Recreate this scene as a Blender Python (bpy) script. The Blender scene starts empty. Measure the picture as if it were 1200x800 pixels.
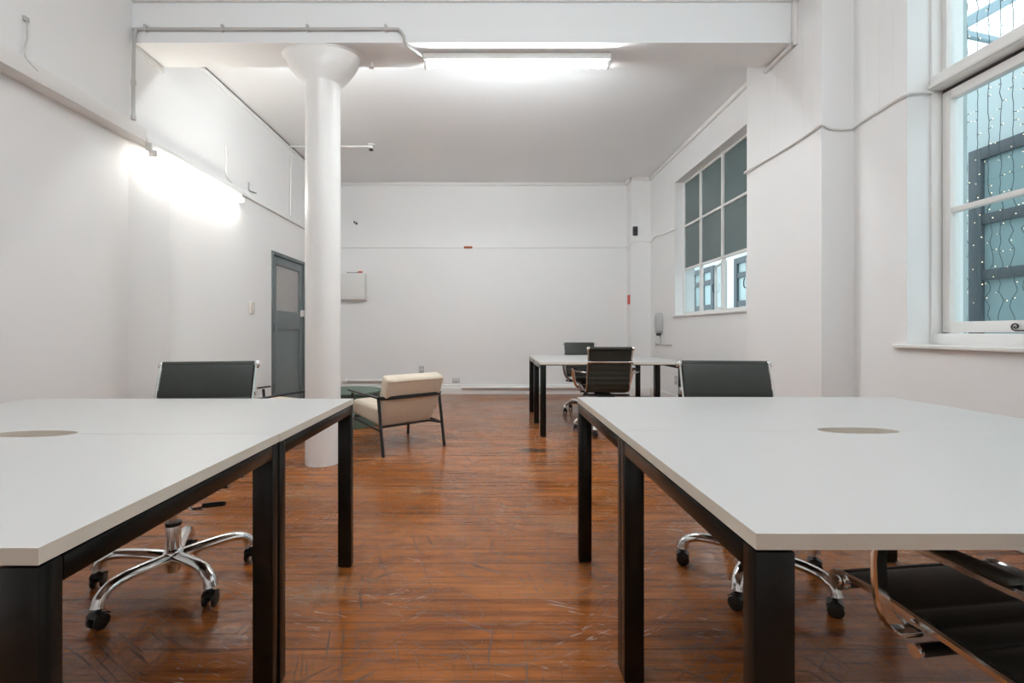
import bpy, bmesh, math, random
from math import sin, cos, pi, radians
from mathutils import Vector, Matrix

random.seed(7)
S = bpy.context.scene
COL = S.collection
H = 1.02                      # eye height

# ------------------------------------------------------------------ materials
def mat(name, color, rough=0.5, metal=0.0, spec=0.5, var=0.04, scale=18.0, bump=0.0, bscale=60.0,
        coat=0.0, stretch=None):
    m = bpy.data.materials.new(name); m.use_nodes = True
    nt = m.node_tree; N = nt.nodes; L = nt.links
    b = N['Principled BSDF']
    b.inputs['Roughness'].default_value = rough
    b.inputs['Metallic'].default_value = metal
    b.inputs['Specular IOR Level'].default_value = spec
    b.inputs['Coat Weight'].default_value = coat
    b.inputs['Coat Roughness'].default_value = 0.15
    tc = N.new('ShaderNodeTexCoord')
    mp = N.new('ShaderNodeMapping'); L.new(tc.outputs['Object'], mp.inputs['Vector'])
    if stretch: mp.inputs['Scale'].default_value = stretch
    nz = N.new('ShaderNodeTexNoise'); nz.inputs['Scale'].default_value = scale
    nz.inputs['Detail'].default_value = 4
    L.new(mp.outputs['Vector'], nz.inputs['Vector'])
    mx = N.new('ShaderNodeMix'); mx.data_type = 'RGBA'
    mx.inputs[6].default_value = tuple(max(0, c * (1 - var)) for c in color[:3]) + (1,)
    mx.inputs[7].default_value = tuple(min(1, c * (1 + var)) for c in color[:3]) + (1,)
    L.new(nz.outputs['Fac'], mx.inputs['Factor'])
    L.new(mx.outputs[2], b.inputs['Base Color'])
    if bump > 0:
        n2 = N.new('ShaderNodeTexNoise'); n2.inputs['Scale'].default_value = bscale
        n2.inputs['Detail'].default_value = 5
        L.new(mp.outputs['Vector'], n2.inputs['Vector'])
        bp = N.new('ShaderNodeBump'); bp.inputs['Strength'].default_value = bump
        bp.inputs['Distance'].default_value = 0.005
        L.new(n2.outputs['Fac'], bp.inputs['Height']); L.new(bp.outputs['Normal'], b.inputs['Normal'])
    return m

def emis(name, color, strength):
    m = bpy.data.materials.new(name); m.use_nodes = True
    b = m.node_tree.nodes['Principled BSDF']
    b.inputs['Base Color'].default_value = (0.9, 0.9, 0.9, 1)
    b.inputs['Emission Color'].default_value = tuple(color) + (1,)
    b.inputs['Emission Strength'].default_value = strength
    return m

def glass(name, tint=(0.9, 0.97, 0.97), refl=0.10):
    m = bpy.data.materials.new(name); m.use_nodes = True
    nt = m.node_tree; N = nt.nodes; L = nt.links
    N.remove(N['Principled BSDF']); out = N['Material Output']
    tr = N.new('ShaderNodeBsdfTransparent'); tr.inputs['Color'].default_value = tuple(tint) + (1,)
    gl = N.new('ShaderNodeBsdfGlossy'); gl.inputs['Roughness'].default_value = 0.02
    lw = N.new('ShaderNodeLayerWeight'); lw.inputs['Blend'].default_value = 0.5
    pw = N.new('ShaderNodeMath'); pw.operation = 'POWER'; pw.inputs[1].default_value = 4.0
    L.new(lw.outputs['Facing'], pw.inputs[0])
    fr = N.new('ShaderNodeMapRange'); L.new(pw.outputs[0], fr.inputs[0])
    fr.inputs[3].default_value = 0.04; fr.inputs[4].default_value = 0.7
    nz = N.new('ShaderNodeTexNoise'); nz.inputs['Scale'].default_value = 2.0
    bp = N.new('ShaderNodeBump'); bp.inputs['Strength'].default_value = 0.05; bp.inputs['Distance'].default_value = 0.002
    L.new(nz.outputs['Fac'], bp.inputs['Height']); L.new(bp.outputs['Normal'], gl.inputs['Normal'])
    mx = N.new('ShaderNodeMixShader')
    L.new(fr.outputs[0], mx.inputs['Fac']); L.new(tr.outputs[0], mx.inputs[1]); L.new(gl.outputs[0], mx.inputs[2])
    L.new(mx.outputs[0], out.inputs['Surface'])
    return m

def wall_mat(name, color, boards=None, zmin=2.43, rough=0.55):
    """white paint; boards='Y'/'X' adds vertical boarding grooves above zmin"""
    m = mat(name, color, rough=rough, var=0.02, scale=1.5)
    nt = m.node_tree; N = nt.nodes; L = nt.links; b = N['Principled BSDF']
    tc = N.new('ShaderNodeTexCoord')
    nz = N.new('ShaderNodeTexNoise'); nz.inputs['Scale'].default_value = 6; nz.inputs['Detail'].default_value = 6
    L.new(tc.outputs['Object'], nz.inputs['Vector'])
    height = nz.outputs['Fac']
    sep = N.new('ShaderNodeSeparateXYZ'); L.new(tc.outputs['Object'], sep.inputs[0])
    if boards:
        mo = N.new('ShaderNodeMath'); mo.operation = 'PINGPONG'; mo.inputs[1].default_value = 0.05
        L.new(sep.outputs[boards], mo.inputs[0])
        mr = N.new('ShaderNodeMapRange'); mr.inputs[1].default_value = 0; mr.inputs[2].default_value = 0.004
        mr.inputs[3].default_value = -1.2; mr.inputs[4].default_value = 0
        L.new(mo.outputs[0], mr.inputs[0])
        gt = N.new('ShaderNodeMath'); gt.operation = 'GREATER_THAN'; gt.inputs[1].default_value = zmin
        L.new(sep.outputs['Z'], gt.inputs[0])
        mu = N.new('ShaderNodeMath'); mu.operation = 'MULTIPLY'
        L.new(mr.outputs[0], mu.inputs[0]); L.new(gt.outputs[0], mu.inputs[1])
        ad = N.new('ShaderNodeMath'); ad.operation = 'ADD'
        L.new(mu.outputs[0], ad.inputs[0]); L.new(height, ad.inputs[1]); height = ad.outputs[0]
    bp = N.new('ShaderNodeBump'); bp.inputs['Strength'].default_value = 0.35; bp.inputs['Distance'].default_value = 0.004
    L.new(height, bp.inputs['Height']); L.new(bp.outputs['Normal'], b.inputs['Normal'])
    return m

def floor_mat():
    m = bpy.data.materials.new('worn_timber_floor'); m.use_nodes = True
    nt = m.node_tree; N = nt.nodes; L = nt.links; b = N['Principled BSDF']
    tc = N.new('ShaderNodeTexCoord')
    def mapping(sc, loc=(0, 0, 0), rot=(0, 0, 0)):
        mp = N.new('ShaderNodeMapping'); mp.inputs['Scale'].default_value = sc
        mp.inputs['Location'].default_value = loc; mp.inputs['Rotation'].default_value = rot
        L.new(tc.outputs['Object'], mp.inputs['Vector']); return mp.outputs['Vector']
    def noise(vec, scale, detail=4, rough=0.55, dist=0.0):
        n = N.new('ShaderNodeTexNoise'); n.inputs['Scale'].default_value = scale
        n.inputs['Detail'].default_value = detail; n.inputs['Roughness'].default_value = rough
        n.inputs['Distortion'].default_value = dist
        L.new(vec, n.inputs['Vector']); return n.outputs['Fac']
    def ramp(fac, stops):
        r = N.new('ShaderNodeValToRGB'); e = r.color_ramp.elements
        while len(e) < len(stops): e.new(0.5)
        for el, (p, c) in zip(e, stops):
            el.position = p; el.color = tuple(c) + (1,) if len(c) == 3 else c
        L.new(fac, r.inputs['Fac']); return r.outputs['Color']
    def mix(fac, a, c, mode='MIX'):
        x = N.new('ShaderNodeMix'); x.data_type = 'RGBA'; x.blend_type = mode
        if isinstance(fac, (int, float)): x.inputs['Factor'].default_value = fac
        else: L.new(fac, x.inputs['Factor'])
        for i, v in ((6, a), (7, c)):
            if isinstance(v, tuple): x.inputs[i].default_value = v + (1,)
            else: L.new(v, x.inputs[i])
        return x.outputs[2]
    def math_(op, a, c=None):
        x = N.new('ShaderNodeMath'); x.operation = op
        for i, v in ((0, a), (1, c)):
            if v is None: continue
            if isinstance(v, (int, float)): x.inputs[i].default_value = v
            else: L.new(v, x.inputs[i])
        return x.outputs[0]
    def maprange(v, a, b_, c, d):
        x = N.new('ShaderNodeMapRange'); L.new(v, x.inputs[0])
        for i, q in enumerate((a, b_, c, d)): x.inputs[i + 1].default_value = q
        return x.outputs[0]
    br = N.new('ShaderNodeTexBrick')
    br.offset = 0.5; br.inputs['Scale'].default_value = 1.0
    br.inputs['Brick Width'].default_value = 60.0; br.inputs['Row Height'].default_value = 0.135
    br.inputs['Mortar Size'].default_value = 0.0014; br.inputs['Mortar Smooth'].default_value = 0.3
    br.inputs['Color1'].default_value = (0, 0, 0, 1); br.inputs['Color2'].default_value = (1, 1, 1, 1)
    br.inputs['Mortar'].default_value = (0.5, 0.5, 0.5, 1)
    L.new(mapping((1, 1, 1), (15.3, 0.02, 0)), br.inputs['Vector'])
    board = br.outputs['Color']
    base = ramp(board, [(0.0, FL[0]), (0.5, FL[1]), (1.0, FL[2])])
    grain = noise(mapping((1.3, 26, 1)), 3.0, 6, 0.65, 0.4)
    base = mix(0.75, base, ramp(grain, [(0.28, (0.40, 0.34, 0.33)), (0.5, (0.95, 0.95, 0.95)), (0.75, (1.35, 1.25, 1.2))]), 'MULTIPLY')
    streak = noise(mapping((0.45, 9, 1), (3, 1, 0)), 3.0, 5, 0.6, 0.3)
    base = mix(0.8, base, ramp(streak, [(0.33, (0.44, 0.34, 0.31)), (0.5, (1.0, 1.0, 1.0)), (0.66, (1.32, 1.32, 1.35))]), 'MULTIPLY')
    fine = noise(mapping((6, 150, 1)), 2.0, 4, 0.6)
    base = mix(0.35, base, ramp(fine, [(0.35, (0.6, 0.55, 0.5)), (0.6, (1.15, 1.15, 1.15))]), 'MULTIPLY')
    blot = noise(mapping((1, 1.6, 1)), 1.1, 5, 0.6)
    base = mix(0.55, base, ramp(blot, [(0.36, (0.62, 0.56, 0.52)), (0.52, (1, 1, 1)), (0.7, (1.2, 1.12, 1.05))]), 'MULTIPLY')
    # worn dull patches where the varnish has gone
    wear = noise(mapping((1.0, 1.5, 1), (5, 3, 0)), 1.7, 7, 0.7)
    wearf = maprange(wear, 0.55, 0.68, 0, 0.55)
    base = mix(wearf, base, FL[3])
    # scratches
    def rotmap(rot, sc, loc):
        a = mapping((1, 1, 1), loc, (0, 0, rot))
        m2 = N.new('ShaderNodeMapping'); m2.inputs['Scale'].default_value = sc; L.new(a, m2.inputs['Vector']); return m2.outputs['Vector']
    def scratch(rot, sc, loc, lo, mlo, mhi, dist=0.6):
        f = noise(rotmap(rot, sc, loc), 1.0, 2, 0.5, dist)
        line = maprange(f, lo, lo + 0.03, 0, 1)
        mask = maprange(noise(mapping((1, 1, 1), loc), 1.9, 4, 0.6), mlo, mhi, 0, 1)
        return math_('MULTIPLY', line, mask)
    sc = None
    for a in ((0.55, (3.0, 85, 1), (1.3, 7.7, 0), 0.612, 0.45, 0.60), (-0.75, (3.5, 95, 1), (4.3, 2.2, 0), 0.612, 0.45, 0.60), (1.25, (4, 110, 1), (8.1, 5.2, 0), 0.622, 0.46, 0.60),
              (0.08, (2.2, 120, 1), (3.1, 9.2, 0), 0.615, 0.43, 0.58), (-1.5, (6, 120, 1), (6.1, 1.2, 0), 0.632, 0.46, 0.60), (-0.3, (5, 130, 1), (2.1, 4.2, 0), 0.622, 0.45, 0.58)):
        q = scratch(*a); sc = q if sc is None else math_('MAXIMUM', sc, q)
    base = mix(math_('MULTIPLY', sc, 0.8), base, (0.055, 0.030, 0.018))
    s4 = math_('MAXIMUM', scratch(0.3, (9, 90, 1), (2.2, 9.1, 0), 0.655, 0.50, 0.62), scratch(-0.5, (12, 110, 1), (7.2, 3.1, 0), 0.655, 0.50, 0.62))
    base = mix(math_('MULTIPLY', s4, 0.6), base, (0.60, 0.50, 0.42))
    # dark stain with its own outline
    sp = N.new('ShaderNodeVectorMath'); sp.operation = 'LENGTH'
    L.new(mapping((4.2, 9.0, 1), (-0.36 * 4.2, -3.93 * 9.0, 0)), sp.inputs[0])
    stn = maprange(math_('ADD', sp.outputs['Value'], math_('MULTIPLY', noise(mapping((1, 1, 1)), 14, 5, 0.7), 0.9)), 0.75, 1.25, 0.8, 0)
    base = mix(stn, base, (0.035, 0.025, 0.02))
    base = mix(math_('MULTIPLY', br.outputs['Fac'], 0.85), base, (0.03, 0.018, 0.012))
    L.new(base, b.inputs['Base Color'])
    rg = maprange(noise(mapping((1, 2, 1)), 2.3, 6, 0.65), 0.3, 0.7, 0.07, 0.20)
    rg = math_('ADD', rg, math_('MULTIPLY', wearf, 0.22))
    rg = math_('ADD', rg, math_('MULTIPLY', sc, 0.3))
    L.new(rg, b.inputs['Roughness'])
    b.inputs['Specular IOR Level'].default_value = 0.36
    hgt = math_('SUBTRACT', math_('MULTIPLY', grain, 0.25), math_('ADD', math_('MULTIPLY', br.outputs['Fac'], 1.0), math_('MULTIPLY', sc, 0.5)))
    wob = noise(mapping((1, 3.2, 1)), 3.0, 3)
    hgt = math_('ADD', hgt, math_('MULTIPLY', wob, 0.45))
    bp = N.new('ShaderNodeBump'); bp.inputs['Strength'].default_value = 0.30; bp.inputs['Distance'].default_value = 0.004
    L.new(hgt, bp.inputs['Height']); L.new(bp.outputs['Normal'], b.inputs['Normal'])
    return m

FL = [(0.30, 0.096, 0.020), (0.345, 0.115, 0.026), (0.385, 0.135, 0.035), (0.36, 0.20, 0.10)]

TS = 85.0
M = {}
M['floor'] = floor_mat()
WC = (0.83, 0.83, 0.825)
M['wall'] = wall_mat('white_painted_plaster', WC)
M['boardY'] = wall_mat('white_painted_boarding', WC, 'Y')
M['ceil'] = wall_mat('white_ceiling_paint', (0.86, 0.875, 0.88))
M['trim'] = mat('white_gloss_trim', (0.80, 0.79, 0.77), 0.35, var=0.02)
M['column'] = mat('white_column_paint', (0.88, 0.87, 0.85), 0.3, var=0.03, scale=5, bump=0.25, bscale=9)
M['door'] = mat('slate_blue_door_paint', (0.135, 0.165, 0.170), 0.4, var=0.06, scale=6)
M['doorframe'] = mat('slate_blue_door_frame', (0.105, 0.13, 0.135), 0.4, var=0.06, scale=6)
M['obscure'] = mat('obscured_door_glass', (0.36, 0.35, 0.34), 0.25, var=0.08, scale=8, bump=0.3, bscale=40)
M['desk'] = mat('white_laminate', (0.56, 0.553, 0.540), 0.40, var=0.015, scale=4)
M['edge'] = mat('cream_edge_band', (0.74, 0.70, 0.61), 0.45, var=0.03)
M['black'] = mat('black_powder_coat', (0.0035, 0.0045, 0.004), 0.22, spec=0.38, var=0.15, scale=60)
M['leather'] = mat('black_leather', (0.030, 0.034, 0.029), 0.46, spec=0.4, var=0.10, scale=25, bump=0.12, bscale=220)
M['chrome'] = mat('polished_aluminium', (0.80, 0.80, 0.79), 0.14, metal=1, var=0.03)
M['plastic'] = mat('black_plastic', (0.012, 0.012, 0.012), 0.35, var=0.1)
M['cream'] = mat('cream_upholstery', (0.66, 0.57, 0.46), 0.75, spec=0.25, var=0.08, scale=40, bump=0.25, bscale=260)
M['iron'] = mat('black_iron_tube', (0.012, 0.012, 0.012), 0.4, var=0.1)
M['green'] = mat('dark_green_felt', (0.085, 0.125, 0.10), 0.6, var=0.12, scale=30, bump=0.2, bscale=200)
M['pipe'] = mat('grey_conduit', (0.52, 0.51, 0.49), 0.4, metal=0.3, var=0.05)
M['wplastic'] = mat('white_plastic', (0.74, 0.73, 0.71), 0.35, var=0.02)
M['gplastic'] = mat('pale_grey_plastic', (0.50, 0.51, 0.51), 0.4, var=0.04)
M['dark'] = mat('charcoal_plastic', (0.035, 0.035, 0.04), 0.5, var=0.1)
M['red'] = mat('red_plastic', (0.50, 0.045, 0.03), 0.45, var=0.1)
M['rust'] = mat('rust_orange_wood', (0.36, 0.09, 0.035), 0.6, var=0.2, scale=60)
M['cable'] = mat('grey_cable', (0.20, 0.19, 0.18), 0.5, var=0.05)
M['ivory'] = mat('ivory_plastic', (0.68, 0.64, 0.56), 0.4, var=0.02)
M['tube'] = emis('lit_fluorescent_tube', (0.91, 0.97, 1.0), TS)
M['tubef'] = emis('added_fill_tube', (0.91, 0.97, 1.0), TS * 0.55)  # dimmer glow for the added battens behind the beam
M['tubew'] = emis('lit_warm_fluorescent_tube', (1.0, 0.95, 0.86), TS * 0.36)
M['glass'] = glass('clear_window_glass', (0.94, 0.98, 0.985))
M['frost'] = mat('dusty_wired_glass', (0.095, 0.140, 0.140), 0.18, spec=0.6, var=0.25, scale=1.3, bump=0.12, bscale=35)
M['aqua'] = mat('pale_aqua_render', (0.42, 0.50, 0.50), 0.7, var=0.10, scale=3, bump=0.3, bscale=15)
M['aqua2'] = mat('white_aqua_render', (0.66, 0.76, 0.78), 0.7, var=0.06, scale=3)
M['steel'] = mat('grey_blue_window_frame', (0.075, 0.10, 0.115), 0.5, var=0.1)
M['pane'] = mat('far_window_pane', (0.34, 0.48, 0.50), 0.15, spec=0.6, var=0.15, scale=2)
M['wire'] = mat('dark_green_string_wire', (0.055, 0.10, 0.115), 0.5, var=0.1)
M['bulb'] = emis('lit_warm_bulb', (1.0, 0.74, 0.42), 1.6)
M['beamsteel'] = mat('blue_grey_roof_steel', (0.30, 0.42, 0.48), 0.5, var=0.06)

# ------------------------------------------------------------------ mesh helpers
def obj(name, bm, m, parent=None, smooth=True, angle=35):
    bmesh.ops.recalc_face_normals(bm, faces=bm.faces[:])
    me = bpy.data.meshes.new(name); bm.to_mesh(me); bm.free()
    mats = m if isinstance(m, (list, tuple)) else [m]
    for k in mats: me.materials.append(k)
    if smooth:
        me.shade_smooth()
        me.set_sharp_from_angle(angle=radians(angle))
    o = bpy.data.objects.new(name, me); COL.objects.link(o)
    if parent: o.parent = parent
    return o

def tag(o, label=None, cat=None, group=None, kind=None):
    if label: o['label'] = label
    if cat: o['category'] = cat
    if group: o['group'] = group
    if kind: o['kind'] = kind
    return o

def thing(name, label, cat, loc=(0, 0, 0), rz=0.0, group=None):
    o = bpy.data.objects.new(name, None); COL.objects.link(o)
    o.location = loc; o.rotation_euler = (0, 0, rz); o.empty_display_size = 0.1
    return tag(o, label, cat, group)

def copy_tree(o, parent=None):
    c = o.copy(); COL.objects.link(c)
    if parent: c.parent = parent
    for ch in list(o.children): copy_tree(ch, c)
    return c

def struct(name, bm, m, **k):
    return tag(obj(name, bm, m, None, **k), kind='structure')

def hexa(bm, P, bevel=0.0, seg=2, mi=0):
    """P: 8 points, bottom four then top four"""
    vs = [bm.verts.new(p) for p in P]
    fs = [(0, 3, 2, 1), (4, 5, 6, 7), (0, 1, 5, 4), (1, 2, 6, 5), (2, 3, 7, 6), (3, 0, 4, 7)]
    faces = [bm.faces.new([vs[i] for i in f]) for f in fs]
    for f in faces: f.material_index = mi
    if bevel > 0:
        es = list({e for f in faces for e in f.edges})
        bmesh.ops.bevel(bm, geom=es, offset=bevel, segments=seg, affect='EDGES', profile=0.5)
    return faces

def box(bm, a, b, bevel=0.0, seg=2, mi=0):
    x0, y0, z0 = (min(a[i], b[i]) for i in range(3)); x1, y1, z1 = (max(a[i], b[i]) for i in range(3))
    return hexa(bm, [(x0, y0, z0), (x1, y0, z0), (x1, y1, z0), (x0, y1, z0),
                     (x0, y0, z1), (x1, y0, z1), (x1, y1, z1), (x0, y1, z1)], bevel, seg, mi)

def catmull(P, n=8, closed=False):
    P = [Vector(p) for p in P]; out = []
    m = len(P)
    for i in range(m - 1):
        p0 = P[max(0, i - 1)]; p1 = P[i]; p2 = P[i + 1]; p3 = P[min(m - 1, i + 2)]
        for k in range(n):
            t = k / n
            out.append(0.5 * ((2 * p1) + (-p0 + p2) * t + (2 * p0 - 5 * p1 + 4 * p2 - p3) * t * t + (-p0 + 3 * p1 - 3 * p2 + p3) * t ** 3))
    out.append(P[-1]); return out

def sweep(bm, pts, prof, up=(0, 0, 1), caps=True, scale=None):
    """sweep 2D profile [(u,v)] along pts; u along side (tangent x up), v along the corrected up"""
    pts = [Vector(p) for p in pts]; up = Vector(up); rings = []
    for i, p in enumerate(pts):
        t = (pts[min(i + 1, len(pts) - 1)] - pts[max(i - 1, 0)]).normalized()
        s = t.cross(up)
        if s.length < 1e-5: s = t.cross(Vector((0, 1, 0.01)))
        s.normalize(); n = s.cross(t).normalized()
        k = scale[i] if scale else (1, 1)
        rings.append([bm.verts.new(p + s * u * k[0] + n * v * k[1]) for u, v in prof])
    m = len(prof)
    for a, b in zip(rings, rings[1:]):
        for j in range(m): bm.faces.new((a[j], a[(j + 1) % m], b[(j + 1) % m], b[j]))
    if caps:
        bm.faces.new(rings[0][::-1]); bm.faces.new(rings[-1])

def circ(r, n=10, ry=None):
    ry = ry or r
    return [(r * cos(2 * pi * i / n), ry * sin(2 * pi * i / n)) for i in range(n)]
def rect(w, h, c=0.0):
    w /= 2; h /= 2
    if c <= 0: return [(-w, -h), (w, -h), (w, h), (-w, h)]
    return [(-w + c, -h), (w - c, -h), (w, -h + c), (w, h - c), (w - c, h), (-w + c, h), (-w, h - c), (-w, -h + c)]

def tube(bm, pts, r, n=10, radii=None):
    """round tube with parallel transport"""
    pts = [Vector(p) for p in pts]; rings = []
    t0 = (pts[1] - pts[0]).normalized()
    u = t0.orthogonal().normalized()
    for i, p in enumerate(pts):
        t = (pts[min(i + 1, len(pts) - 1)] - pts[max(i - 1, 0)]).normalized()
        u = (u - t * u.dot(t)).normalized(); v = t.cross(u)
        rr = radii[i] if radii else r
        rings.append([bm.verts.new(p + (u * cos(2 * pi * k / n) + v * sin(2 * pi * k / n)) * rr) for k in range(n)])
    for a, b in zip(rings, rings[1:]):
        for j in range(n): bm.faces.new((a[j], a[(j + 1) % n], b[(j + 1) % n], b[j]))
    bm.faces.new(rings[0][::-1]); bm.faces.new(rings[-1])

def lathe(bm, prof, c=(0, 0, 0), n=24, axis='Z'):
    """prof: [(r, h)] or [(rx, ry, h)]"""
    rings = []
    for p in prof:
        rx, ry, h = p if len(p) == 3 else (p[0], p[0], p[1])
        ring = []
        for i in range(n):
            a = 2 * pi * i / n; x, y = rx * cos(a), ry * sin(a)
            q = (x, y, h) if axis == 'Z' else ((h, x, y) if axis == 'X' else (x, h, y))
            ring.append(bm.verts.new(Vector(q) + Vector(c)))
        rings.append(ring)
    for a, b in zip(rings, rings[1:]):
        for j in range(n): bm.faces.new((a[j], a[(j + 1) % n], b[(j + 1) % n], b[j]))
    bm.faces.new(rings[0][::-1]); bm.faces.new(rings[-1])

def prism(bm, pts, z0, z1, mi_side=0, mi_top=0):
    lo = [bm.verts.new((x, y, z0)) for x, y in pts]; hi = [bm.verts.new((x, y, z1)) for x, y in pts]
    f = bm.faces.new(lo[::-1]); f.material_index = mi_top
    f = bm.faces.new(hi); f.material_index = mi_top
    n = len(pts)
    for i in range(n):
        f = bm.faces.new((lo[i], lo[(i + 1) % n], hi[(i + 1) % n], hi[i])); f.material_index = mi_side

B = bmesh.new

# ------------------------------------------------------------------ the room shell
XL = -2.68; ZC = 3.49; YB = 7.52; YR = -3.4      # left wall, ceiling, back wall, open rear of the room
WR = 2.467; WF = 2.53                             # right wall near / far
ZB = 3.173                                        # beam soffit

bm = B(); box(bm, (-3.1, YR, -0.12), (2.95, YB + 0.2, 0)); struct('floor', bm, M['floor'], smooth=False)
bm = B(); box(bm, (-3.1, YR, ZC), (2.95, YB + 0.2, ZC + 0.15)); struct('ceiling', bm, M['ceil'], smooth=False)
bm = B(); box(bm, (-3.1, YB, 0), (2.95, YB + 0.2, ZC)); struct('wall_back', bm, M['wall'], smooth=False)
bm = B(); box(bm, (-3.1, YR - 0.2, -0.12), (2.95, YR, ZC + 0.15)); struct('wall_rear', bm, M['wall'], smooth=False)

# left wall: upper flush; lower recessed in the near part with a splay under the beam; opening for the door
DY0, DY1, DZ = 5.515, 6.49, 2.013
LZ = 2.483
bm = B()
box(bm, (-3.0, YR, LZ), (XL, YB, ZC))
XN = -2.77
lo = [(-3.0, YR), (XN, YR), (XN, 3.46), (XL, 3.77), (XL, DY0), (-3.0, DY0)]
prism(bm, lo, 0, LZ)
box(bm, (-3.0, DY1, 0), (XL, YB, LZ))
box(bm, (-3.0, DY0, DZ), (XL, DY1, LZ))
struct('wall_left', bm, M['wall'], smooth=False)
# ledge on the left wall
bm = B()
box(bm, (XL - 0.005, YR, LZ), (XL + 0.022, 3.50, LZ + 0.10), 0.004)
box(bm, (XL - 0.005, 3.50, LZ), (XL + 0.026, YB, LZ + 0.035), 0.004)
struct('trim_1', bm, M['trim'])
# ceiling edge strip along left wall, thin dark line at the ceiling
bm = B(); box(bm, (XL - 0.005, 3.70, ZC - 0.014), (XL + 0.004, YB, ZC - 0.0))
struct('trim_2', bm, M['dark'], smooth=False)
bm = B(); box(bm, (XL - 0.005, 3.70, ZC - 0.06), (XL + 0.010, YB, ZC - 0.0145), 0.003)
box(bm, (XL - 0.005, 3.40, ZB - 0.05), (XL + 0.014, 3.70, ZB - 0.005), 0.003)
struct('trim_3', bm, M['trim'])

# beam
bm = B(); box(bm, (XL, 3.386, ZB), (2.249, 3.70, ZC)); struct('ceiling_beam', bm, M['ceil'], smooth=False)
bm = B(); box(bm, (XL, 3.366, ZC - 0.02), (2.249, 3.386, ZC), 0.004); struct('trim_4', bm, M['trim'])

# right wall
WY0, WY1, WZ0, WZ1 = 1.25, 2.705, 0.945, 3.36     # near window opening
FY0, FY1, FZ0, FZ1 = 4.15, 6.30, 1.245, 3.09      # far window opening
XO = 2.80
bm = B()
box(bm, (WR, YR, 0), (XO, 3.105, WZ0)); box(bm, (WR, YR, WZ1), (XO, 3.105, ZC))
box(bm, (WR, YR, WZ0), (XO, WY0, WZ1)); box(bm, (WR, WY1, WZ0), (XO, 3.105, WZ1))
box(bm, (2.249, 3.105, 0), (XO, 4.02, ZC))                          # pier under the beam
box(bm, (WF, 4.02, 0), (XO, YB, FZ0)); box(bm, (WF, 4.02, FZ1), (XO, YB, ZC))
box(bm, (WF, 4.02, FZ0), (XO, FY0, FZ1)); box(bm, (WF, FY1, FZ0), (XO, YB, FZ1))
box(bm, (2.22, 7.27, 0), (WF, YB, ZC))                              # pier in the back corner
struct('wall_right', bm, M['boardY'], smooth=False)
# cornices and mouldings on the right side
bm = B()
box(bm, (WF - 0.03, 4.02, ZC - 0.05), (WF + 0.002, 7.27, ZC), 0.006)
box(bm, (2.19, 7.24, ZC - 0.05), (WF, 7.272, ZC), 0.006)
box(bm, (2.19, 7.24, ZC - 0.05), (2.222, YB, ZC), 0.006)
box(bm, (XL, YB - 0.03, ZC - 0.05), (2.222, YB + 0.002, ZC), 0.006)
struct('trim_5', bm, M['trim'])
bm = B()
box(bm, (2.222, 3.36, ZB - 0.035), (2.251, 3.735, ZB - 0.002), 0.006)
box(bm, (2.222, 3.345, ZB - 0.035), (2.251, 3.384, ZC - 0.02), 0.006)
box(bm, (2.215, 3.09, ZC - 0.045), (2.251, 3.345, ZC), 0.006)
box(bm, (WR - 0.03, YR, ZC - 0.045), (WR + 0.002, 3.105, ZC), 0.006)
struct('trim_6', bm, M['trim'])
# picture rail on the back wall
bm = B(); box(bm, (XL, YB - 0.012, 2.408), (2.22, YB + 0.002, 2.430), 0.003)
struct('trim_7', bm, M['trim'])
# skirting
def skirt(bm, x0, x1):
    P = [(0, 0), (-0.024, 0), (-0.024, 0.10), (-0.014, 0.118), (-0.010, 0.150), (0, 0.156)]
    a = [bm.verts.new((x0, YB + y, z)) for y, z in P]; b = [bm.verts.new((x1, YB + y, z)) for y, z in P]
    n = len(P)
    for i in range(n): bm.faces.new((a[i], a[(i + 1) % n], b[(i + 1) % n], b[i]))
    bm.faces.new(a[::-1]); bm.faces.new(b)
bm = B(); skirt(bm, XL, 2.22); struct('baseboard_back', bm, M['trim'], smooth=False)
bm = B()
box(bm, (WF - 0.02, 4.02, 0), (WF + 0.002, 7.27, 0.15), 0.006); box(bm, (2.229, 3.10, 0), (2.251, 4.02, 0.15), 0.006)
box(bm, (WR - 0.02, YR, 0), (WR + 0.002, 3.10, 0.15), 0.006); box(bm, (2.20, 7.25, 0), (WF, 7.272, 0.15), 0.006)
struct('baseboard_right', bm, M['trim'])
bm = B()
box(bm, (XL - 0.002, 3.79, 0), (XL + 0.02, DY0 - 0.03, 0.15), 0.006); box(bm, (XL - 0.002, DY1 + 0.03, 0), (XL + 0.02, YB, 0.15), 0.006)
box(bm, (XN - 0.002, YR, 0), (XN + 0.02, 3.48, 0.15), 0.006)
struct('baseboard_left', bm, M['trim'])

# column with flared capital
CX, CY = -1.325, 3.56
bm = B()
prof = [(0.131, 0.131, z) for z in (0.0, 0.05, 1.0, 2.0)] + [(0.130, 0.130, 2.935)]
for r, z in ((0.136, 2.945), (0.152, 2.962), (0.185, 2.995), (0.220, 3.030), (0.248, 3.064), (0.268, 3.098), (0.280, 3.132), (0.286, 3.158)):
    prof.append((r, 0.131 + (r - 0.131) * 0.28, z))
prof += [(0.292, 0.178, 3.162), (0.318, 0.178, ZB)]
lathe(bm, prof, (CX, CY, 0), 48)
struct('column', bm, M['column'])

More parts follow.
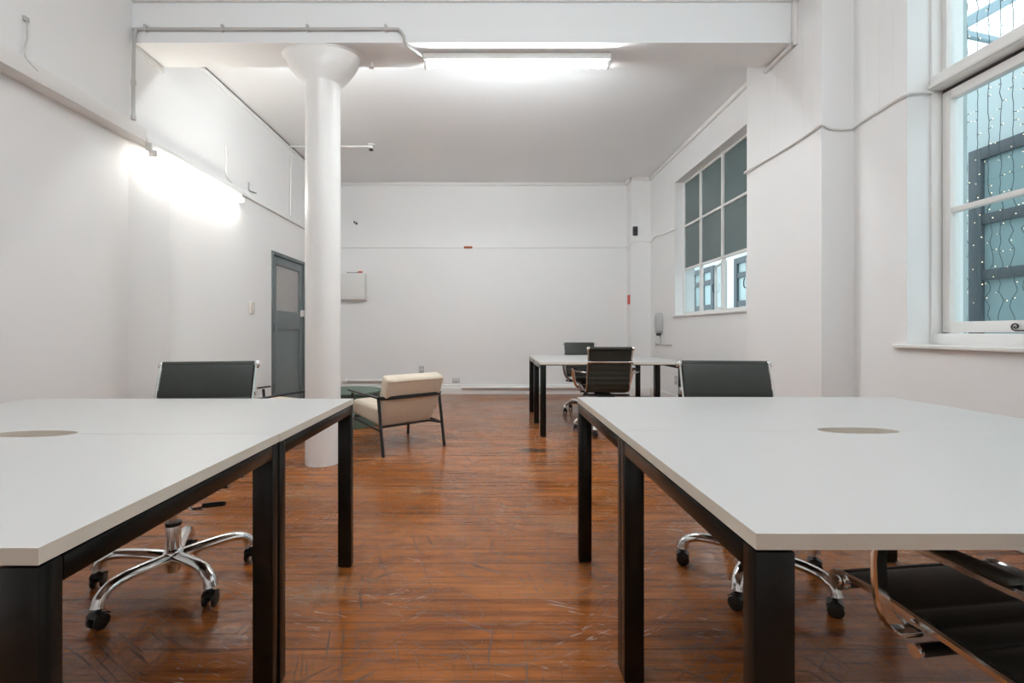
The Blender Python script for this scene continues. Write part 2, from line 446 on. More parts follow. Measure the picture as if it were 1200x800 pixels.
# ------------------------------------------------------------------ door
bm = B()
for a, b in (((XL - 0.06, DY0, 0), (XL + 0.012, DY0 + 0.045, DZ)), ((XL - 0.06, DY1 - 0.045, 0), (XL + 0.012, DY1, DZ)),
             ((XL - 0.06, DY0 + 0.045, DZ - 0.045), (XL + 0.012, DY1 - 0.045, DZ))): box(bm, a, b, 0.003)
door = struct('door_1', bm, M['doorframe'])
dy0, dy1, dz1 = DY0 + 0.048, DY1 - 0.048, DZ - 0.05
xf, xb = XL - 0.005, XL - 0.05
bm = B()
gy0, gy1, gz0, gz1 = dy0 + 0.10, dy1 - 0.11, 1.29, 1.86
py0, py1, pz0, pz1 = gy0, gy1, 0.22, 1.055
box(bm, (xb, dy0, 0.005), (xf, gy0, dz1), 0.002); box(bm, (xb, gy1, 0.005), (xf, dy1, dz1), 0.002)
for z0, z1 in ((0.005, pz0), (pz1, gz0), (gz1, dz1)): box(bm, (xb, gy0, z0), (xf, gy1, z1), 0.002)
box(bm, (xb + 0.012, py0, pz0), (xf - 0.016, py1, pz1))
leaf = obj('door_leaf', bm, M['door'], door)
bm = B(); box(bm, (xb + 0.012, gy0, gz0), (xf - 0.018, gy1, gz1)); tag(obj('door_pane', bm, M['obscure'], leaf), 'obscured grey glass pane')
bm = B(); box(bm, (xf, dy1 - 0.085, 1.235), (xf + 0.028, dy1 - 0.01, 1.325), 0.004); tag(obj('door_lock', bm, M['wplastic'], leaf), 'pale metal rim lock')
for z in (0.28, 1.02, 1.83):
    bm = B(); lathe(bm, [(0.009, 0), (0.009, 0.11)], (XL + 0.014, dy0 - 0.002, z), 10); box(bm, (XL - 0.004, dy0 - 0.03, z), (XL + 0.0135, dy0 + 0.004, z + 0.11))
    obj('hinge', bm, M['doorframe'], leaf)

# ------------------------------------------------------------------ near window (right)
XG = 2.69
bm = B()
# box frame: jambs, head, sill piece
for a, b in (((2.603, 2.60, WZ0), (2.76, WY1, WZ1)), ((2.603, WY0, WZ0), (2.76, WY0 + 0.07, WZ1)),
             ((2.603, WY0 + 0.07, WZ1 - 0.07), (2.76, 2.60, WZ1)), ((2.603, WY0 + 0.07, WZ0), (2.76, 2.60, 1.005))): pass
box(bm, (2.600, 2.690, WZ0), (2.765, WY1, WZ1), 0.003)
box(bm, (2.600, WY0, WZ0), (2.765, WY0 + 0.04, WZ1), 0.003)
box(bm, (2.600, WY0 + 0.04, WZ1 - 0.06), (2.765, 2.690, WZ1), 0.003)
box(bm, (2.600, WY0 + 0.04, WZ0), (2.765, 2.690, 1.012), 0.003)
box(bm, (2.590, WY0 + 0.04, 2.445), (2.765, 2.690, 2.525), 0.004)      # transom
box(bm, (2.575, WY0 + 0.04, 2.452), (2.600, 2.690, 2.480), 0.004)
win = struct('window_1', bm, M['trim'])
# upper fixed light
bm = B()
for a, b in (((2.655, 2.660, 2.525), (2.705, 2.690, WZ1 - 0.06)), ((2.655, WY0 + 0.04, 2.525), (2.705, WY0 + 0.09, WZ1 - 0.06)),
             ((2.655, WY0 + 0.09, 2.525), (2.705, 2.660, 2.545)), ((2.655, WY0 + 0.09, WZ1 - 0.10), (2.705, 2.660, WZ1 - 0.06))): box(bm, a, b, 0.003)
up = obj('upper_sash', bm, M['trim'], win)
bm = B(); box(bm, (2.684, WY0 + 0.085, 2.54), (2.690, 2.665, WZ1 - 0.095)); obj('pane', bm, M['glass'], up, smooth=False)
# lower hinged sash
bm = B()
sy0, sy1 = WY0 + 0.05, 2.685
for a, b in (((2.655, sy1 - 0.046, 1.018), (2.705, sy1, 2.425)), ((2.655, sy0, 1.018), (2.705, sy0 + 0.060, 2.425)),
             ((2.655, sy0 + 0.06, 1.018), (2.705, sy1 - 0.046, 1.080)), ((2.655, sy0 + 0.06, 2.372), (2.705, sy1 - 0.046, 2.425)),
             ((2.660, sy0 + 0.06, 1.712), (2.700, sy1 - 0.046, 1.742))): box(bm, a, b, 0.003)
ls = obj('lower_sash', bm, M['trim'], win)
for z0, z1 in ((1.075, 1.715), (1.74, 2.375)):
    bm = B(); box(bm, (2.684, sy0 + 0.055, z0), (2.690, sy1 - 0.040, z1)); obj('pane', bm, M['glass'], ls, smooth=False)
# dark strip standing in for the shadow line around the sash
bm = B(); box(bm, (2.66, sy1 + 0.0005, 1.016), (2.69, 2.6895, 2.43)); box(bm, (2.66, sy0, 2.4255), (2.69, sy1, 2.444))
obj('gap_shadow', bm, M['dark'], win, smooth=False)
# scroll shaped stay
bm = B()
pts = []
for i in range(40):
    a = i / 39 * 2.6 * pi; r = 0.020 - 0.0155 * i / 39
    pts.append((2.645, 2.300 + r * cos(a + pi * 1.5), 1.048 + r * sin(a + pi * 1.5)))
pts = [(2.645, 2.05, 1.026), (2.645, 2.15, 1.026), (2.645, 2.25, 1.027)] + pts
tube(bm, pts, 0.0035, 8)
box(bm, (2.640, 2.05, 1.020), (2.656, 2.09, 1.032), 0.002)
obj('window_stay', bm, M['iron'], ls)
# sill board
bm = B(); box(bm, (2.435, WY0 - 0.08, 0.925), (2.601, 2.775, WZ0 + 0.002), 0.005)
struct('trim_8', bm, M['trim'])

# ------------------------------------------------------------------ far window
X2 = 2.65
mull = [FY0 + 0.01, 4.70, 5.225, 5.775, 6.265]
rows = [1.285, 1.875, 2.47, 3.065]
bm = B()
ys = [FY0, 4.70, 5.235, 5.785, FY1]
for i, y in enumerate(ys):
    w = 0.017
    y0 = FY0 if i == 0 else (FY1 - 0.03 if i == 4 else y - w); y1 = FY0 + 0.03 if i == 0 else (FY1 if i == 4 else y + w)
    box(bm, (2.640, y0, FZ0), (2.680, y1, FZ1), 0.002)
for z in (FZ0 + 0.03, 1.88, 2.47, FZ1 - 0.018):
    for i in range(4):
        a = ys[i] + (0.03 if i == 0 else 0.017); b = ys[i + 1] - (0.03 if i == 3 else 0.017)
        box(bm, (2.643, a, z - (0.03 if z < 1.5 else 0.015)), (2.677, b, z + 0.015), 0.002)
win2 = struct('window_2', bm, M['trim'])
for i in range(4):
    a = ys[i] + (0.028 if i == 0 else 0.015); b = ys[i + 1] - (0.028 if i == 3 else 0.015)
    for z0, z1 in ((1.893, 2.457), (2.483, 3.059)):
        bm = B(); box(bm, (2.662, a, z0), (2.668, b, z1)); tag(obj('pane', bm, M['frost'], win2, smooth=False), 'dusty grey wired glass pane')
    # bottom lights: clear; two casements hinged and stood ajar outward
    if i in (1, 2):
        w = b - a
        pv = bpy.data.objects.new('casement', None)
        bm = B(); t = 0.022
        for p, q in (((0, 0, 0), (0.03, t, 0.55)), ((0, w - 0.012 - t, 0), (0.03, w - 0.012, 0.55)), ((0, t, 0), (0.03, w - 0.012 - t, t)), ((0, t, 0.55 - t), (0.03, w - 0.012 - t, 0.55))): box(bm, p, q, 0.002)
        c = obj('casement', bm, M['trim'], win2)
        c.location = (2.682, a + 0.006, 1.30); c.rotation_euler = (0, 0, radians(-24 if i == 1 else -14))
        bm = B(); box(bm, (0.013, t - 0.003, t - 0.003), (0.017, w - 0.009 - t, 0.55 - t + 0.003)); obj('pane', bm, M['glass'], c, smooth=False)
        bpy.data.objects.remove(pv)
        bm = B(); tube(bm, catmull([(-0.004, w - 0.03, 0.22), (-0.02, w - 0.03, 0.24), (-0.022, w - 0.035, 0.30), (-0.016, w - 0.05, 0.33)], 5), 0.006, 8); obj('casement_handle', bm, M['iron'], c)
    else:
        bm = B(); box(bm, (2.662, a, 1.288), (2.668, b, 1.867)); obj('pane', bm, M['glass'], win2, smooth=False)
bm = B()
box(bm, (2.500, FY0 - 0.0, FZ0 - 0.022), (2.642, FY1 + 0.03, FZ0 + 0.004), 0.004)
struct('trim_9', bm, M['trim'])

# ------------------------------------------------------------------ light well outside
bm = B(); box(bm, (XO, -0.5, -0.3), (5.0, 14.0, -0.1)); tag(obj('courtyard_ground', bm, M['aqua2'], smooth=False), kind='structure')
bm = B(); box(bm, (2.815, 2.86, -0.1), (2.985, 3.35, 5.2)); tag(obj('wall_pier', bm, M['aqua'], smooth=False), kind='structure')
OX = 4.62
bm = B()
box(bm, (OX, -0.5, -0.1), (OX + 0.3, 14.0, 3.45))
box(bm, (XO + 0.01, 13.0, -0.1), (OX - 0.001, 13.3, 5.0))
tag(obj('wall_opposite', bm, M['aqua2'], smooth=False), kind='structure')
nw = 3
for k, (y0, y1, z0, z1) in enumerate(((2.55, 4.36, 0.3, 2.74), (5.4, 6.9, 0.3, 2.4), (7.3, 8.6, 0.3, 2.4), (9.4, 10.4, 0.3, 2.4))):
    bm = B(); x0 = OX - 0.06
    t = 0.11
    box(bm, (x0, y0, z0), (OX + 0.01, y0 + t, z1), 0.004); box(bm, (x0, y1 - t, z0), (OX + 0.01, y1, z1), 0.004)
    box(bm, (x0, y0 + t, z1 - t), (OX + 0.01, y1 - t, z1), 0.004); box(bm, (x0, y0 + t, z0), (OX + 0.01, y1 - t, z0 + t), 0.004)
    for z in (1.50, 2.02): box(bm, (x0 + 0.01, y0 + t, z), (OX + 0.01, y1 - t, z + 0.10), 0.004)
    ym = (y0 + y1) / 2; 
    box(bm, (x0 + 0.01, ym - 0.04, z0 + t), (OX + 0.01, ym + 0.04, z1 - t), 0.004)
    w = struct('window_%d' % (nw + k), bm, M['steel'])
    bm = B(); box(bm, (OX - 0.02, y0 + t * 0.9, z0 + t * 0.9), (OX - 0.005, y1 - t * 0.9, z1 - t * 0.9)); obj('pane', bm, M['pane'], w, smooth=False)
# steel of the glazed roof over the light well
for k, (p, q, r) in enumerate((((2.9, 3.61, 3.57), (5.0, 4.13, 3.57), 0.032), ((2.9, 4.0, 3.03), (5.4, 4.0, 4.43), 0.045), ((2.9, 2.2, 3.75), (5.0, 2.2, 3.75), 0.032))):
    bm = B(); sweep(bm, [p, q], rect(r * 1.2, r * 2, 0.01))
    o = tag(obj('roof_beam', bm, M['beamsteel']), kind='structure')

# fairy lights
strings = []
labels_f = ['leftmost', 'second from the left', 'third from the left', 'fourth from the left', 'fifth from the left', 'sixth from the left', 'seventh from the left', 'eighth from the left']
bulb_me = None
for k in range(7):
    y = 2.972 - 0.066 * k; x = 3.10
    t = thing('fairy_light_string', 'dark wire of tiny warm lights hanging behind the right window, %s' % labels_f[k], 'string lights', (x, y, 4.10), 0, 'curtain of fairy light strings outside the window')
    rnd = random.Random(k); bm = B(); z = 0.0; pts = []
    low = 1.06 + 0.02 * rnd.random()
    n = 60
    for i in range(n + 1):
        zz = -(4.10 - low) * i / n
        amp = 0.004 if zz > -2.2 else 0.014
        pts.append((rnd.uniform(-amp, amp), rnd.uniform(-amp, amp), zz))
    tube(bm, catmull(pts, 2), 0.0018, 5)
    nb = 30
    spots = []
    for i in range(nb):
        zz = -0.12 - (4.10 - low - 0.2) * (i + rnd.random() * 0.5) / nb
        j = int(round(-zz / (4.10 - low) * n)); a = rnd.uniform(0, 2 * pi)
        p = Vector((pts[j][0], pts[j][1], pts[j][2])); d = Vector((0.35 * cos(a), (1 if rnd.random() > .5 else -1), 0.35 * sin(a)))
        e = p + d.normalized() * 0.020
        tube(bm, [p, p + (e - p) * 0.9], 0.0022, 5, None); spots.append(e)
    obj('wire', bm, M['wire'], t)
    for e in spots:
        if bulb_me is None:
            bb = B(); bmesh.ops.create_icosphere(bb, subdivisions=1, radius=0.0032)
            bo = obj('bulb', bb, M['bulb'], t); bulb_me = bo.data
        else:
            bo = bpy.data.objects.new('bulb', bulb_me); COL.objects.link(bo); bo.parent = t
        bo.location = e
bm = B(); box(bm, (3.085, 2.2, 4.095), (3.115, 3.35, 4.125), 0.003); box(bm, (2.97, 3.22, 4.095), (3.09, 3.25, 4.125), 0.003)
tag(obj('hanging_rail', bm, M['steel']), 'slim blue grey rail outside the window holding up the fairy light strings', 'rail')

# ------------------------------------------------------------------ desks
DW, DD, DH = 1.41, 0.693, 0.7275
def make_desk():
    t = thing('desk', 'desk', 'desk')
    w, d = DW / 2, DD / 2
    out = [(-w, -d), (w, -d), (w, d)]
    a, bb = 0.113, 0.042
    for i in range(0, 19):
        th = pi * i / 18
        # super-ellipse notch on the back edge
        c, s = cos(th), sin(th)
        out.append((a * (abs(c) ** 0.9) * (1 if c > 0 else -1), d - bb * abs(s) ** 0.75))
    out.append((-w, d))
    bm = B(); prism(bm, out, DH - 0.0235, DH, 1, 0)
    obj('desktop', bm, [M['desk'], M['edge']], t, smooth=False)
    for s in (-1, 1):
        x0, x1 = (-w, -w + 0.057) if s < 0 else (w - 0.057, w)
        bm = B(); box(bm, (x0, -d + 0.0365, DH - 0.064), (x1, d - 0.0365, DH - 0.027), 0.002); obj('end_rail', bm, M['black'], t)
        for q in (-1, 1):
            y0, y1 = (-d, -d + 0.036) if q < 0 else (d - 0.036, d)
            bm = B(); box(bm, (x0, y0, 0.004), (x1, y1, DH - 0.027), 0.002)
            l = obj('leg', bm, M['black'], t)
            bm = B(); box(bm, (x0 + 0.006, y0 + 0.005, 0), (x1 - 0.006, y1 - 0.005, 0.0045)); obj('foot_pad', bm, M['plastic'], l, smooth=False)
    bm = B(); box(bm, (-w + 0.0575, -0.10, DH - 0.050), (w - 0.0575, -0.06, DH - 0.0245), 0.002); obj('cross_rail', bm, M['black'], t)
    return t
G = 'white bench desks with black frames'
deskA = make_desk()
def desk(x0, y0, flip, label, first=False):
    o = deskA if first else copy_tree(deskA)
    o.location = (x0 + DW / 2, y0 + DD / 2, 0); o.rotation_euler = (0, 0, pi if flip else 0)
    tag(o, label, 'desk', G); return o
desk(0.383, 0.66, False, 'white topped black framed desk nearest the camera in the right-hand pair', True)
desk(0.383, 0.66 + DD + 0.002, True, 'white topped black framed desk backing the near right one, a dark office chair behind it')
desk(-0.615 - DW, 0.616, False, 'white topped black framed desk nearest the camera in the left-hand pair')
desk(-0.612 - DW, 0.616 + DD + 0.002, True, 'white topped black framed desk on the left, just before the round column')
desk(0.466, 4.42, False, 'white desk in the distant pair, front one with a ribbed office chair pushed up')
desk(0.470, 4.42 + DD + 0.002, True, 'white desk in the distant pair, rear one closest to the back wall')

# ------------------------------------------------------------------ office chairs
CURVE = catmull([(0, 0.245, 0.447), (0, 0.225, 0.455), (0, 0.14, 0.456), (0, 0.0, 0.443), (0, -0.11, 0.434), (0, -0.175, 0.444), (0, -0.222, 0.49),
                 (0, -0.248, 0.56), (0, -0.280, 0.68), (0, -0.318, 0.80), (0, -0.342, 0.868)], 12)
def arcs(P):
    s = [0]
    for a, b in zip(P, P[1:]): s.append(s[-1] + (b - a).length)
    return s
ARC = arcs(CURVE); LTOT = ARC[-1]
def at_arc(s):
    s = min(max(s, 0), LTOT)
    for i in range(len(ARC) - 1):
        if ARC[i + 1] >= s:
            t = (s - ARC[i]) / max(1e-9, ARC[i + 1] - ARC[i]); p = CURVE[i].lerp(CURVE[i + 1], t)
            tg = (CURVE[min(i + 2, len(CURVE) - 1)] - CURVE[max(i - 1, 0)]).normalized()
            n = Vector((0, -tg.z, tg.y))
            if n.z < 0 and n.y < 0: n = -n
            return p, tg, n
    return CURVE[-1], tg, n
# normal pointing up over the seat and forward over the back
def frame_at(s):
    p, tg, n = at_arc(s)
    n = Vector((1, 0, 0)).cross(tg)      # tangent goes back then up
    if n.z < -0.01 or (abs(n.z) < 0.2 and n.y < 0): n = -n
    return p, tg, n
SPLIT = 0.44
def sling(bm, s0, s1, seams, hw=0.200):
    n = 90; cols = [-1, -0.985, -0.9, -0.5, 0, 0.5, 0.9, 0.985, 1]
    front, back = [], []
    for i in range(n + 1):
        s = s0 + (s1 - s0) * i / n
        p, tg, nn = frame_at(s)
        lo = max([q for q in seams if q <= s + 1e-6], default=s0); hi = min([q for q in seams if q > s + 1e-6], default=s1)
        fr = (s - lo) / max(1e-6, hi - lo); bulge = max(0.0, sin(pi * min(max(fr, 0), 1))) ** 0.45
        fr_, bk_ = [], []
        for c in cols:
            e = 0.3 if abs(c) == 1 else (0.75 if abs(c) > 0.95 else 1)
            th = (0.0035 + 0.0075 * bulge) * e
            q = p + Vector((c * hw, 0, 0))
            fr_.append(bm.verts.new(q + nn * th)); bk_.append(bm.verts.new(q - nn * th))
        front.append(fr_); back.append(bk_)
    m = len(cols)
    for i in range(n):
        for j in range(m - 1):
            bm.faces.new((front[i][j], front[i][j + 1], front[i + 1][j + 1], front[i + 1][j]))
            bm.faces.new((back[i][j], back[i + 1][j], back[i + 1][j + 1], back[i][j + 1]))
        bm.faces.new((front[i][0], front[i + 1][0], back[i + 1][0], back[i][0]))
        bm.faces.new((front[i][-1], back[i][-1], back[i + 1][-1], front[i + 1][-1]))
    for e in (0, n):
        for j in range(m - 1): bm.faces.new((front[e][j], back[e][j], back[e][j + 1], front[e][j + 1]))

def make_chair():
    t = thing('office_chair', 'chair', 'office chair')
    seams_seat = [0.0, 0.15] + [0.15 + 0.052 * k for k in range(1, 6)]
    top0 = LTOT - 0.165
    seams_back = [SPLIT + 0.052 * k for k in range(0, 20) if SPLIT + 0.052 * k < top0 - 0.03] + [top0, LTOT]
    bm = B(); sling(bm, 0.0, SPLIT - 0.001, seams_seat)
    p, tg, nn = frame_at(0.0); lathe(bm, [(0.019, -0.200), (0.020, -0.19), (0.020, 0.19), (0.019, 0.200)], p + Vector((0, 0.004, -0.008)), 16, 'X')
    obj('seat', bm, M['leather'], t)
    bm = B(); sling(bm, SPLIT + 0.001, LTOT, seams_back)
    p, tg, nn = frame_at(LTOT); lathe(bm, [(0.015, -0.200), (0.016, -0.19), (0.016, 0.19), (0.015, 0.200)], p + Vector((0, -0.008, -0.004)), 16, 'X')
    obj('backrest', bm, M['leather'], t)
    for s in (-1, 1):
        bm = B()
        pts = [q + Vector((s * 0.2075, 0, 0)) for q in CURVE]
        sweep(bm, pts, rect(0.010, 0.016, 0.003), up=(0, 0.6, 0.8))
        for ss, rr, off in ((0.0, 0.023, Vector((0, 0.004, -0.008))), (LTOT, 0.019, Vector((0, -0.008, -0.004)))):
            p, tg, nn = frame_at(ss); c = p + off
            x0 = s * 0.2010; x1 = s * 0.2195
            lathe(bm, [(rr * 0.93, min(x0, x1)), (rr, min(x0, x1) + 0.003), (rr, max(x0, x1) - 0.003), (rr * 0.9, max(x0, x1))], (0, c.y, c.z), 18, 'X')
            lathe(bm, [(rr * 0.55, 0), (rr * 0.5, 0.004)] if s > 0 else [(rr * 0.5, -0.004), (rr * 0.55, 0)], (x1, c.y, c.z), 14, 'X')
        obj('side_frame', bm, M['chrome'], t)
    # spreaders
    p, tg, nn = frame_at(LTOT - 0.135); q = p - nn * 0.022
    bm = B()
    xs = [-0.215, -0.203, -0.184, -0.16, 0.16, 0.184, 0.203, 0.215]
    tube(bm, [(x, q.y, q.z) for x in xs], 0.01, 14, [0.018, 0.018, 0.013, 0.0095, 0.0095, 0.013, 0.018, 0.018])
    obj('back_spreader', bm, M['chrome'], t)
    for y in (0.060, -0.115):
        bm = B(); zz = 0.405 if y > 0 else 0.393
        tube(bm, [(x * 1.06, y, zz) for x in xs], 0.012, 14, [0.012, 0.012, 0.012, 0.012, 0.012, 0.012, 0.012, 0.012])
        o = obj('seat_spreader', bm, M['plastic'], t)
        for s in (-1, 1):
            bm = B(); lathe(bm, [(0.0125, min(s * 0.226, s * 0.236)), (0.0135, min(s * 0.226, s * 0.236) + 0.002), (0.0135, max(s * 0.226, s * 0.236) - 0.002), (0.0120, max(s * 0.226, s * 0.236))], (0, y, zz), 18, 'X')
            tag(obj('end_cap', bm, M['chrome'], o), 'chrome end cap')
    # mechanism
    bm = B(); box(bm, (-0.085, -0.15, 0.352), (0.085, 0.10, 0.392), 0.012, 3); box(bm, (-0.055, -0.09, 0.335), (0.055, 0.05, 0.36), 0.008)
    mech = obj('tilt_mechanism', bm, M['plastic'], t)
    bm = B(); tube(bm, [(-0.05, 0.0, 0.345), (-0.06, 0.0, 0.300), (-0.075, 0.0, 0.296), (-0.10, 0.0, 0.297), (-0.115, 0.0, 0.303)], 0.007, 10); obj('lever_rod', bm, M['chrome'], mech)
    bm = B(); tube(bm, [(-0.108, 0.0, 0.308), (-0.118, 0.0, 0.309), (-0.185, 0.0, 0.312), (-0.195, 0.0, 0.312)], 0.009, 10, [0.008, 0.010, 0.010, 0.007]); obj('lever_handle', bm, M['plastic'], mech)
    # arms
    for s in (-1, 1):
        pth = catmull([(s * 0.228, 0.086, 0.432), (s * 0.246, 0.086, 0.440), (s * 0.274, 0.083, 0.472), (s * 0.290, 0.078, 0.52), (s * 0.302, 0.070, 0.585), (s * 0.307, 0.058, 0.624), (s * 0.309, 0.040, 0.641), (s * 0.309, 0.014, 0.645),
                       (s * 0.307, -0.08, 0.642), (s * 0.298, -0.17, 0.638), (s * 0.272, -0.240, 0.633), (s * 0.224, -0.272, 0.628)], 6)
        # front post turns into the rest: use an outward-facing band
        bm = B()
        rings = []
        for i, q in enumerate(pth):
            tg = (pth[min(i + 1, len(pth) - 1)] - pth[max(i - 1, 0)]).normalized()
            ax = Vector((1, 0, 0)); ax = (ax - tg * ax.dot(tg)).normalized(); nb = tg.cross(ax)
            w = 0.0145; h = 0.007
            rings.append([bm.verts.new(q + ax * w * u + nb * h * v) for u, v in ((-1, -0.5), (-0.75, -1), (0.75, -1), (1, -0.5), (1, 0.5), (0.7, 1), (0.45, 0.3), (-0.45, 0.3), (-0.7, 1), (-1, 0.5))])
        m = 10
        for a, b in zip(rings, rings[1:]):
            for j in range(m): bm.faces.new((a[j], a[(j + 1) % m], b[(j + 1) % m], b[j]))
        bm.faces.new(rings[0][::-1]); bm.faces.new(rings[-1])
        box(bm, (s * 0.205, 0.066, 0.424), (s * 0.256, 0.106, 0.436), 0.004)
        arm = obj('armrest', bm, M['chrome'], t)
        bm = B(); box(bm, (s * 0.305 - 0.016, -0.145, 0.647), (s * 0.305 + 0.016, 0.025, 0.658), 0.005, 3); tag(obj('arm_pad', bm, M['leather'], arm), 'black arm pad')
    # gas column
    bm = B(); lathe(bm, [(0.026, 0.12), (0.027, 0.13), (0.027, 0.245), (0.025, 0.25)], (0, 0, 0), 20); lathe(bm, [(0.014, 0.245), (0.014, 0.345)], (0, 0, 0), 16)
    col = obj('gas_column', bm, M['chrome'], t)
    bm = B(); lathe(bm, [(0.0285, 0.238), (0.0285, 0.252)], (0, 0, 0), 20); obj('collar', bm, M['plastic'], col)
    # star base, one casting with five arms
    bm = B()
    lathe(bm, [(0.020, 0.050), (0.026, 0.054), (0.030, 0.075), (0.036, 0.10), (0.038, 0.125), (0.034, 0.140), (0.027, 0.146)], (0, 0, 0), 24)
    for k in range(5):
        a = 2 * pi * k / 5
        rz = [(0.02, 0.112), (0.06, 0.119), (0.12, 0.126), (0.18, 0.130), (0.225, 0.128), (0.258, 0.117), (0.278, 0.096), (0.284, 0.072)]
        pp = catmull([(r * cos(a), r * sin(a), z) for r, z in rz], 4); rr = []
        n = 12; side = Vector((-sin(a), cos(a), 0)); rings = []
        for i, q in enumerate(pp):
            f = i / (len(pp) - 1); tg = (pp[min(i + 1, len(pp) - 1)] - pp[max(i - 1, 0)]).normalized(); nb = side.cross(tg)
            w = 0.027 - 0.007 * f + (0.005 * max(0, (f - 0.8) / 0.2)); h = 0.021 - 0.005 * f + (0.010 * max(0, (f - 0.75) / 0.25))
            rings.append([bm.verts.new(q + side * w * cos(2 * pi * j / n) + nb * h * sin(2 * pi * j / n)) for j in range(n)])
        for A, Bb in zip(rings, rings[1:]):
            for j in range(n): bm.faces.new((A[j], A[(j + 1) % n], Bb[(j + 1) % n], Bb[j]))
        bm.faces.new(rings[0][::-1]); bm.faces.new(rings[-1])
    base = obj('star_base', bm, M['chrome'], t)
    rnd = random.Random(3)
    bmc = B()
    for s in (-1, 1):
        lathe(bmc, [(0.020, min(s * 0.010, s * 0.023)), (0.0255, min(s * 0.010, s * 0.023) + 0.002), (0.0255, max(s * 0.010, s * 0.023) - 0.002), (0.020, max(s * 0.010, s * 0.023))], (0, 0, 0.0255), 24, 'X')
    lathe(bmc, [(0.006, -0.012), (0.006, 0.012)], (0, 0, 0.0255), 10, 'X')
    box(bmc, (-0.007, -0.010, 0.022), (0.007, 0.010, 0.060), 0.003)
    hood = []
    for i in range(9):
        a = radians(35 + 110 * i / 8); hood.append((0.0, 0.0295 * cos(a), 0.0265 + 0.0295 * sin(a)))
    sweep(bmc, hood, rect(0.044, 0.004), up=(0, 0, 1))
    lathe(bmc, [(0.0075, 0.055), (0.0075, 0.076)], (0, 0, 0), 12)
    c0 = obj('caster', bmc, M['plastic'], base)
    CAST.append(c0.data)
    for k in range(5):
        a = 2 * pi * k / 5
        c = c0 if k == 0 else c0.copy()
        if k: COL.objects.link(c)
        c.location = (0.284 * cos(a), 0.284 * sin(a), 0); c.rotation_euler = (0, 0, a + pi / 2 + (0.2, 0.9, -0.6, 1.6, -1.1)[k])
    return t
CAST = []
chairA = make_chair()
def place_chair(x, y, deg, basedeg, label, cast=0, first=False):
    o = chairA if first else copy_tree(chairA)
    o.location = (x, y, 0); o.rotation_euler = (0, 0, radians(deg))
    for ch in o.children:
        if ch.name.startswith('star_base'):
            ch.rotation_euler = (0, 0, radians(basedeg - deg))
            for k, g in enumerate(ch.children): g.rotation_euler = (0, 0, radians(cast - basedeg + (6, -9, 14, -20, 3)[k]))
    tag(o, label, 'office chair', 'black ribbed swivel office chairs'); return o
place_chair(-1.294, 1.845, 190.4, 40.6, 'dark leather chrome swivel chair behind the left desks, before the grey door', 4, True)
place_chair(1.097, 1.886, 174, 11, 'dark leather chrome swivel chair behind the right desks, its back before the white pier', 55)
place_chair(1.055, 0.847, 7, 60, 'black ribbed chrome armed swivel chair tucked under the near right desk, close to the camera')
place_chair(1.14, 4.655, -3, 95, 'black ribbed swivel chair seen from behind at the distant desks')
place_chair(1.19, 5.80, 183, 195 - 0, 'black swivel chair facing the camera behind the distant desks, near the back wall')

